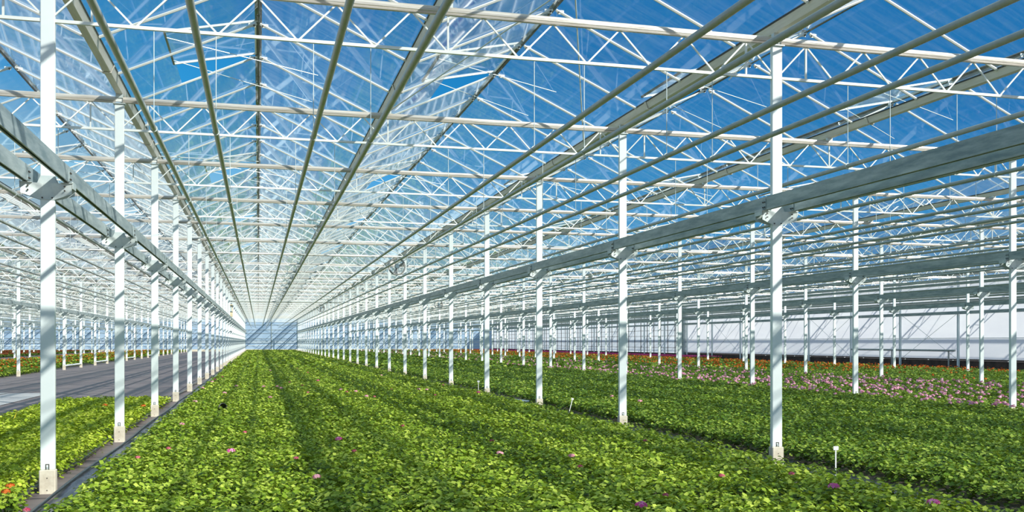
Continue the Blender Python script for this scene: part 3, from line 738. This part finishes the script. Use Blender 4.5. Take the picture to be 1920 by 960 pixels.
HT = .245
ME_FOL = []; MEADOW = []
FLW = [(433, 842, 'f_magenta', 'magenta'), (1202, 943, 'f_magenta', 'magenta'), (1563, 908, 'f_magenta', 'magenta'), (1750, 938, 'f_magenta', 'magenta'), (635, 820, 'f_magenta', 'magenta'),
       (341, 792, 'f_pale', 'pale pink'), (594, 890, 'f_pale', 'pale pink'), (937, 846, 'f_pale', 'pale pink'), (1072, 851, 'f_pale', 'pale pink'), (316, 837, 'f_dusky', 'dusky pink'), (664, 842, 'f_dusky', 'dusky pink'),
       (1249, 924, 'f_dusky', 'dusky pink'), (555, 855, 'f_dusky', 'dusky pink'), (1088, 871, 'f_dusky', 'dusky pink'), (1353, 888, 'f_dusky', 'dusky pink'), (1484, 884, 'f_dusky', 'dusky pink'), (922, 823, 'f_dusky', 'dusky pink'), (755, 795, 'f_dusky', 'dusky pink'),
       (459, 807, 'f_dusky', 'dusky pink'), (258, 854, 'f_dusky', 'dusky pink'),
       (702, 741, 'f_dusky', 'dusky pink'), (785, 727, 'f_pale', 'pale pink'), (800, 728, 'f_pale', 'pale pink'), (816, 738, 'f_dusky', 'dusky pink'), (715, 701, 'f_pale', 'pale pink'), (831, 719, 'f_dusky', 'dusky pink'), (735, 727, 'f_dusky', 'dusky pink'),
       (897, 733, 'f_hot', 'hot pink'), (650, 732, 'f_dusky', 'dusky pink'), (687, 740, 'f_pale', 'pale pink'), (596, 711, 'f_hot', 'hot pink'), (543, 714, 'f_dusky', 'dusky pink'), (520, 722, 'f_pale', 'pale pink'), (527, 725, 'f_pale', 'pale pink'), (557, 689, 'f_dusky', 'dusky pink'),
       (577, 696, 'f_dusky', 'dusky pink'), (507, 692, 'f_pale', 'pale pink'), (398, 713, 'f_pale', 'pale pink'), (403, 709, 'f_hot', 'hot pink'), (380, 725, 'f_pale', 'pale pink'), (421, 734, 'f_pale', 'pale pink'), (443, 721, 'f_pale', 'pale pink'), (417, 704, 'f_dusky', 'dusky pink'),
       (639, 728, 'f_pale', 'pale pink'), (667, 731, 'f_pale', 'pale pink'), (567, 720, 'f_dusky', 'dusky pink'), (577, 733, 'f_dusky', 'dusky pink'), (506, 742, 'f_pale', 'pale pink'), (494, 722, 'f_pale', 'pale pink'), (366, 750, 'f_pale', 'pale pink'),
       (1147, 740, 'f_pale', 'pale pink'), (1200, 749, 'f_pale', 'pale pink'), (1210, 823, 'f_dusky', 'dusky pink'), (19, 907, 'f_orange', 'orange'), (11, 918, 'f_orange', 'orange'), (197, 757, 'f_orange', 'orange'), (269, 758, 'f_orange', 'orange'), (50, 952, 'f_dusky', 'dusky pink')]

# individual plants: nearest ones in the centre and right beds, and the sparse bloomers
protos = []; protos_d = []
for k in range(5):
    s_ = Soup(); one = np.zeros(1)
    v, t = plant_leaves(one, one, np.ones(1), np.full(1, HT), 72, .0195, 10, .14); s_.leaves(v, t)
    v, t = plant_leaves(one, one, np.full(1, .9), np.full(1, HT * .66), 14, .026, 8, .14); s_.leaves(v, t * .35)  # lower leaves tinted dark, painting the shade under the foliage
    fol = s_.mesh('geranium_foliage', [M['leaf'], M['leaf']])
    st = MB(); 
    for q in range(6):
        a = q * 1.05 + k; st.tube((0, 0, .01), (.08 * math.cos(a), .08 * math.sin(a), HT * .78), .004, 5)
    fol_d = fol.copy(); fol_d.materials[0] = M['leaf_dark']; protos_d.append(fol_d)
    protos.append((fol, st.mesh('geranium_stem', [M['leaf']])))
heads = {}
def head(kind, k):
    if (kind, k) not in heads:
        s_ = Soup(); one = np.zeros(1); q, t = blossom(one, one, one, .027, 34, .011); s_.leaves(q, t)
        heads[(kind, k)] = s_.mesh('geranium_flower_head', [M[kind]])
    return heads[(kind, k)]
SP = .195
fx, fy, fd, fpx, fpy = [np.concatenate(a) for a in zip(grid_pts(-1.50, 5.62, 4, 14, SP), grid_pts(6.32, 13.0, 4, 14, SP))]
inframe = (fpx > -25) & (fpx < 1945) & (fpy < 985)
order = np.argsort(np.where(inframe, fd, 1e9))[:300]
mask = np.zeros(len(fx), bool); mask[order] = True
INDIV = np.stack([fx[mask], fy[mask]], 1)
NEAR_REST = (fx[~mask], fy[~mask])
for n, (x, y) in enumerate(INDIV):
    fol, st = protos[n % 5]
    e = empty('geranium', (x, y, 0), random.random() * 6.28); e.scale = [random.uniform(.86, 1.1)] * 3
    link('foliage', protos_d[n % 5] if x > 6 else fol, e); link('stem', st, e)  # right bed plants take the shade-darkened leaf colour
    tag(e, 'leafy green geranium without a flower, among the nearest plants along the bottom of the view', 'plant', 'nearest leafy geraniums')
POS = ['beside left gap', 'left of centre', 'middle', 'right of centre', 'near right edge']
usedlab = {}
BLOOM = []
for n, (px, py, kind, txt) in enumerate(FLW):
    x, y = at(px, py + 2, HT + .03)
    BLOOM.append((x, y))
    fol, st = protos[n % 5]
    e = empty('flowering_geranium', (x, y, 0), random.random() * 6.28)
    link('foliage', fol, e); link('stem', st, e)
    h = link('flower_head', head(kind, n % 3), e, (.0, .0, HT + .018)); h['label'] = txt + ' flower head'
    sc = 1.1 if py > 780 else 1.35
    if kind in ('f_magenta',): sc = 1.35
    if kind == 'f_dusky': sc *= .75
    h.scale = (sc * 1.15, sc * 1.15, sc)
    if py > 780:
        w = 'leftmost' if px < 200 else 'left part' 
        zone = 'left bed' if px < 210 and x < -2 else ('right bed' if x > 6 else 'centre bed')
        base = '%s flowering geranium in foreground of %s' % (txt, zone)
        usedlab[base] = usedlab.get(base, []) + [(px, e)]
    else:
        zone = 'left bed' if x < -2 else ('right bed' if x > 6 else 'centre bed')
        tag(e, 'small distant geranium with a %s flower among green leaves in %s' % (txt, zone), 'plant', 'distant %s bloomers in %s' % (txt, zone))
for base, lst in usedlab.items():
    lst.sort(key=lambda a: a[0])
    for q, (px, e) in enumerate(lst):
        lab = base if len(lst) == 1 else ('%s %s, counted from the left' % (ORD[q + 1], base))
        tag(e, lab, 'plant', 'foreground geraniums in flower')

def far_ok(x, y, rad=.10):
    keep = np.ones(len(x), bool)
    for bx, by in BLOOM: keep &= (x - bx) ** 2 + (y - by) ** 2 > rad ** 2
    return keep

def bed(name, label, cat, x0, x1, y0, y1, leafm='leaf', flower=None, dens=0.0, fl_near=0.0, skip=None, fsize=.042, spbase=SP, dens_fn=None, extra=None, lk=1.0, HT=HT):
    s_ = Soup(); mats = [M[leafm], M[flower] if flower else M['leaf']]
    def fill(d0, d1, sp, nleaf, lr, seg, spread, under, fpet, fpr):
        x, y, d, _, _ = grid_pts(x0, x1, max(y0, 2.0), y1, sp)
        ok = (d >= d0) & (d < d1)
        if skip is not None: ok &= skip(x, y)
        x, y = x[ok], y[ok]
        if extra is not None and d0 < 5:
            x = np.concatenate([x, extra[0]]); y = np.concatenate([y, extra[1]])
        if not len(x): return
        if d0 < 20:
            k = far_ok(x, y); x, y = x[k], y[k]
        n = len(x); sc = RNG.uniform(.9, 1.12, n); top = HT * (RNG.uniform(.78, 1.12, n) if lk == 1 else RNG.uniform(.93, 1.05, n))
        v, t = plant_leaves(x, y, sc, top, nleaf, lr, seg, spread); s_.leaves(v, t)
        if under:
            v, t = plant_leaves(x, y, sc, top * .62, under, lr * 1.15, min(seg, 5), spread); s_.leaves(v, t * .35)  # under-leaves tinted dark to paint shade below the canopy
        if flower:
            p = np.full(n, dens) if dens_fn is None else dens_fn(x, y)
            p = p * (sp / SP) ** 2 * np.clip(30 / depth_at(x, y), .45, 1)
            for rep in range(int(np.ceil(p.max())) if n else 0):
                m = RNG.random(n) < np.clip(p - rep, 0, 1)
                if m.any():
                    q = m.sum(); q_, t_ = blossom(x[m] + RNG.normal(0, sp * .3, q), y[m] + RNG.normal(0, sp * .3, q), np.full(q, HT + .035) + RNG.normal(0, .012, q), fsize * .7, fpet, fpr); s_.leaves(q_, t_, 1)
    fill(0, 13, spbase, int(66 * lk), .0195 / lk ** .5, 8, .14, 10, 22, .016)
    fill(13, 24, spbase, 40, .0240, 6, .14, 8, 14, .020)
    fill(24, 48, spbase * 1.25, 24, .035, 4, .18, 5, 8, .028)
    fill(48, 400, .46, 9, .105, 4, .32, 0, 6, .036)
    o = link(name, s_.mesh(name, mats)); tag(o, label, cat, None, 'stuff'); return o

ind_set = INDIV
def not_near_grid(x, y):   # the nearest strip is already planned: individuals plus NEAR_REST
    return y >= 14 - .01
ncx = NEAR_REST[0] < 6
bed('geranium_bed', 'broad bed of bright green geraniums between the two nearest column rows', 'plants', -1.50, 5.62, 4, YB - .6, 'leaf', skip=not_near_grid, extra=(NEAR_REST[0][ncx], NEAR_REST[1][ncx]))
bed('geranium_bed', 'wide bed of geraniums in shade-darkened green right of the centre bed', 'plants', 6.32, 13.2, 4, YB - .6, 'leaf_dark', skip=lambda x, y: (y >= 14) | (x > 13.0), extra=(NEAR_REST[0][~ncx], NEAR_REST[1][~ncx]))
bed('geranium_bed', 'short bed of light green geraniums left of the nearest columns', 'plants', -4.45, -1.93, 4, 24.4, 'leaf_young', skip=lambda x, y: ~((x > -2.28) & (((y - Y0 + .16) % S < .30))), lk=1.5, HT=.20)

# rose pink bed: the 240 largest bloomers as plants of their own, the rest as one bed
def pink_d(x, y):
    a = np.where(x < 16.5, .13, .09) * (.35 + .9 * (np.sin(x * 1.7 + y * .21) * .5 + .5))
    a = np.where(y > 45, a * .4, a); return np.where(x > 21.2, .05, a)
px_, py_, pd_, ppx, ppy = grid_pts(13.25, 20.5, 10, 40, .62)
inn = (ppx > -5) & (ppx < 1925); od = np.argsort(np.where(inn, pd_, 1e9))[:240]
PB = list(zip(px_[od], py_[od]))
for n, (x, y) in enumerate(PB):
    fol, st = protos[n % 5]
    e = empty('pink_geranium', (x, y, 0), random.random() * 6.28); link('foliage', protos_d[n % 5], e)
    h = link('flower_head', head('f_rose', n % 3), e, (.02, 0, HT + .05)); h['label'] = 'rose pink flower head'; h.scale = [random.uniform(1.1, 1.7)] * 3
    link('flower_stalk', st, e, (0, 0, .05))
    tag(e, 'rose pink flowering geranium near the front of the pink band at right', 'plant', 'rose pink geraniums at right')
BL0 = BLOOM; BLOOM = BLOOM + PB
bed('pink_geranium_bed', 'band of rose pink flowering geraniums behind the green bed at right', 'plants', 13.2, 21.8, 10, YB - .6, 'leaf_dark', 'f_rose', dens_fn=pink_d, fsize=.05)
BLOOM = BL0
bed('orange_geranium_bed', 'long band of orange flowering geraniums in front of the right wall', 'plants', 22.2, 33.4, 12, YB - .6, 'leaf_dark', 'f_orange', fsize=.05,
    dens_fn=lambda x, y: np.where((x > 33.5) & (y > 72), 0.0, np.where(y < 38, np.where(x < 29, .015, .10), np.where(x > 27, .20, .12))))
bed('hot_pink_geranium_bed', 'narrow strip of hot pink geraniums far back at the right wall', 'plants', 33.6, 37.5, 72, YB - 1, 'leaf_dark', 'f_hot', dens=1.5, fsize=.06)
bed('orange_geranium_bed', 'bed of orange flowering geraniums left of the bare path', 'plants', -17.6, -10.25, 20, YB - .6, 'leaf', 'f_orange', fsize=.05, dens_fn=lambda x, y: .03 + .17 * (np.sin(x * 4.2) > .2))
bed('red_geranium_bed', 'dark bed of reddish plants at the far left', 'plants', -36, -23, 40, YB - .6, 'leaf_dark', 'f_red', dens=.35)

# ------------------------------------------------------------------ labels, pot
def stake(px, py, lab, mat, hgt=.19, w=.06, tilt=0):
    ztop = .335; x, y = at(px, py, ztop)
    e = empty('plant_label', (x, y, 0), .1); e.rotation_euler = (0, tilt, -.15)
    mb = MB(); mb.box((0, 0, ztop / 2), (.014, .006, ztop), 0); link('label_stick', mb.mesh('label_stick', [mat]), e)
    mb = MB(); mb.box((0, -.004, ztop - .002), (w, .006, w * .72), 0, .002); link('label_card', mb.mesh('label_card', [mat]), e)
    tag(e, lab, 'plant label', 'plant labels')
stake(1567, 840, 'white plastic plant label on a stick right of the nearest right column', M['plastic_white'])
stake(897, 715, 'small round white label among leaves behind the right column row', M['plastic_white'], w=.07)
stake(1066, 747, 'white plant label tilting in the green bed between two right columns', M['plastic_white'], w=.05, tilt=.25)
stake(19, 768, 'yellow plant label tilting in the left bed at the edge of view', M['plastic_yellow'], hgt=.2, w=.03, tilt=.35)
bx, by = at(413, 765, .22)
mb = MB(); pr = [(.060, 0), (.080, .12), (.085, .12), (.085, .14), (.072, .14), (.052, .01)]
n = 20
for a, b in zip(pr[:-1], pr[1:]):
    for i in range(n):
        t0, t1 = 6.2832 * i / n, 6.2832 * (i + 1) / n
        mb.add([(a[0] * math.cos(t0), a[0] * math.sin(t0), a[1]), (a[0] * math.cos(t1), a[0] * math.sin(t1), a[1]), (b[0] * math.cos(t1), b[0] * math.sin(t1), b[1]), (b[0] * math.cos(t0), b[0] * math.sin(t0), b[1])], [(0, 1, 2, 3)], 0, True)
o = link('plant_pot', mb.mesh('plant_pot', [M['plastic_black']]), None, (bx, by, .20)); o.rotation_euler = (1.25, .2, .4)
tag(o, 'empty black plastic pot lying on the leaves in the centre bed', 'pot')

# ------------------------------------------------------------------ light
sun = bpy.data.lights.new('sun', 'SUN'); sun.energy = 6.2; sun.angle = .011; sun.color = (1.0, .94, .84)
so = bpy.data.objects.new('sun', sun); COL.objects.link(so)
so.rotation_euler = Vector((1.07, -1.5, 1.0)).to_track_quat('Z', 'Y').to_euler()
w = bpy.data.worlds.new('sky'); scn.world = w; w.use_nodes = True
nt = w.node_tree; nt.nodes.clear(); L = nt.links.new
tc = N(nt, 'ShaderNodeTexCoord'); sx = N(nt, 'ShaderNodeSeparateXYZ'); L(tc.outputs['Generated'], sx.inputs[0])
rp = ramp(nt, [(0.0, (.60, .74, .82)), (.06, (.30, .60, .80)), (.15, (.036, .345, .74)), (.30, (.006, .185, .49)), (.42, (.012, .18, .47)), (.60, (.48, .63, .72)), (1.0, (.58, .70, .76))])  # overhead stops, out of view, are raised to add fill light
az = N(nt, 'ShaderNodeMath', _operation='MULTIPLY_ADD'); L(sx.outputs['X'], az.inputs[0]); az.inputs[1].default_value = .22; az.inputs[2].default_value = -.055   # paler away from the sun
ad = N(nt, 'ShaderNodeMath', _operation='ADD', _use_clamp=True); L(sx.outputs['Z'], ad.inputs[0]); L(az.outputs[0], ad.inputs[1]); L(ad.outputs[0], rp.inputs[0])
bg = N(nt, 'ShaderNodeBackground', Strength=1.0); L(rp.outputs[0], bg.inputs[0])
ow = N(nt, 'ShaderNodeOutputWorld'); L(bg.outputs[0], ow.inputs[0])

scn.view_settings.view_transform = 'Standard'
scn.view_settings.look = 'None'
scn.view_settings.exposure = .0
scn.cycles.transparent_max_bounces = 32
scn.cycles.max_bounces = 8
print('objects', len(bpy.data.objects))
